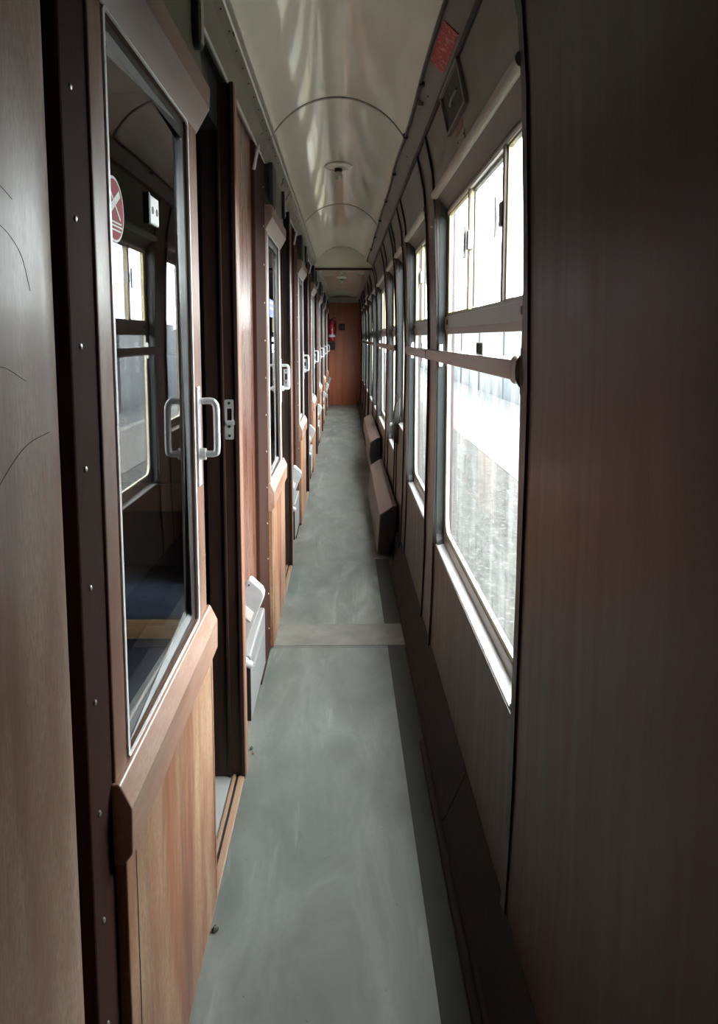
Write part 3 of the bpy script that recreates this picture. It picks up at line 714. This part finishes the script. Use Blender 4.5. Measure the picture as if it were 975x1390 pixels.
MB().ring(rrect(-.1, .02, 1.51, 1.635, .004), rrect(-.082, .002, 1.528, 1.617, .003), 15.01, YE, 'y').build('notice_frame', M['strip'], ns)
MB().box(-.085, .005, 15.018, 15.026, 1.525, 1.62).build('notice_sheet', M['black'], ns)

# ------------------------------------------------------------------ litter on the floor
def crumb(name, x, y, r, mat, label, cat):
    vs = []; fs = []; n = 10; m = 7
    for i in range(m + 1):
        th = PI * i / m
        for k in range(n):
            a = 2 * PI * k / n; rr = r * (1 + random.uniform(-.25, .25))
            vs.append((x + rr * math.sin(th) * math.cos(a), y + rr * 1.2 * math.sin(th) * math.sin(a), max(0, .55 * r + rr * .7 * math.cos(th))))
    for i in range(m):
        for k in range(n): fs.append((i * n + k, i * n + (k + 1) % n, (i + 1) * n + (k + 1) % n, (i + 1) * n + k))
    o = MB().add(vs, fs).build(name, mat, smooth=True); return tag(o, label, cat)
crumb('dirt_lump', -.298, 1.56, .008, plain('dirt_lump', (.05, .05, .04), .8, 0, .5, 200), 'dark crumpled lump on the linoleum beside the nearest door', 'litter')
crumb('leaf_scrap', -.308, 2.31, .006, plain('leaf_scrap', (.04, .06, .035), .8), 'small dark green scrap on the floor below the doorway jamb', 'litter')
crumb('red_scrap', -.299, 2.28, .004, plain('red_scrap', (.3, .08, .05), .8), 'tiny reddish scrap on the floor beside the green scrap', 'litter')

# ------------------------------------------------------------------ outside
o = MB().box(.62, 3.15, -14, 60, -.35, -.25).build('ground', M['asphalt']); tag(o, 'grey asphalt platform outside the windows', 'platform', kind='structure')
o = MB().box(1.95, 3.15, -14, 60, -.26, -.244).build('ground', M['glare_strip']); tag(o, 'pale strip along the far side of the platform outside, glare put in as colour', 'pale strip', kind='structure')
o = MB().box(3.15, 3.30, -14, 60, -.36, -.235).build('trim_4', M['kerb'], bevel=.01); tag(o, 'pale edging along the platform outside', 'edging', kind='structure')
o = MB().box(3.30, 60, -30, 90, -.5, -.40).build('ground', M['ballast']); tag(o, 'grey ground beyond the platform edging', 'ground', kind='structure')
o = MB().box(-60, .62, -30, 90, -1.3, -1.2).build('ground', M['ballast']); tag(o, 'track bed beneath the carriage', 'ground', kind='structure')
fn = thing('fence', 'blue-grey boarded fence with dark posts across the platform', 'fence', (4.6, 20, -.4))
for k in range(22):
    y = 4 + 1.9 * k
    MB().box(4.58, 4.62, y, y + 1.86, -.4, 1.62 if k % 3 else 1.75).build('fence_board', M['fence'] if k % 4 < 2 else M['fence_pale'], fn)
    if k % 2: MB().box(4.55, 4.61, y - .03, y + .02, -.4, 1.8).build('post', M['post'], fn)

# ------------------------------------------------------------------ light
w = bpy.data.worlds.new('overcast'); S.world = w; w.use_nodes = True
nt = w.node_tree; nt.nodes.clear()
out = nt.nodes.new('ShaderNodeOutputWorld'); bg = nt.nodes.new('ShaderNodeBackground')
tc = nt.nodes.new('ShaderNodeTexCoord'); sp = nt.nodes.new('ShaderNodeSeparateXYZ'); nt.links.new(tc.outputs['Generated'], sp.inputs[0])
c = ramp(nt, mrange(nt, sp.outputs['Z'], -.1, .8, 0, 1), [(0, (.85, .9, .95)), (.4, (.96, .98, 1)), (1, (1, 1, 1))])
nt.links.new(c, bg.inputs[0]); bg.inputs[1].default_value = 18.0; nt.links.new(bg.outputs[0], out.inputs[0])

# ------------------------------------------------------------------ camera
cd = bpy.data.cameras.new('camera'); co = bpy.data.objects.new('camera', cd); COL.objects.link(co)
co.location = (0, 0, 1.35)
tp = math.atan(.108); ty = math.atan(.0205)
fw = Vector((math.sin(ty) * math.cos(tp), math.cos(ty) * math.cos(tp), -math.sin(tp)))
co.rotation_euler = fw.to_track_quat('-Z', 'Y').to_euler()
cd.sensor_fit = 'VERTICAL'; cd.sensor_height = 36; cd.sensor_width = 36 * 975 / 1390
cd.lens = 1000 * 36 / 1390; cd.shift_y = -128 / 1390; cd.shift_x = 0; cd.clip_start = .01; cd.clip_end = 300
S.camera = co
S.view_settings.view_transform = 'Standard'; S.view_settings.look = 'None'; S.view_settings.exposure = .25; S.view_settings.gamma = 1
S.view_settings.use_curve_mapping = False
S.cycles.max_bounces = 16; S.cycles.diffuse_bounces = 10; S.cycles.glossy_bounces = 8; S.cycles.transparent_max_bounces = 24; S.cycles.transmission_bounces = 8
S.cycles.use_denoising = True
S.cycles.sample_clamp_indirect = 8
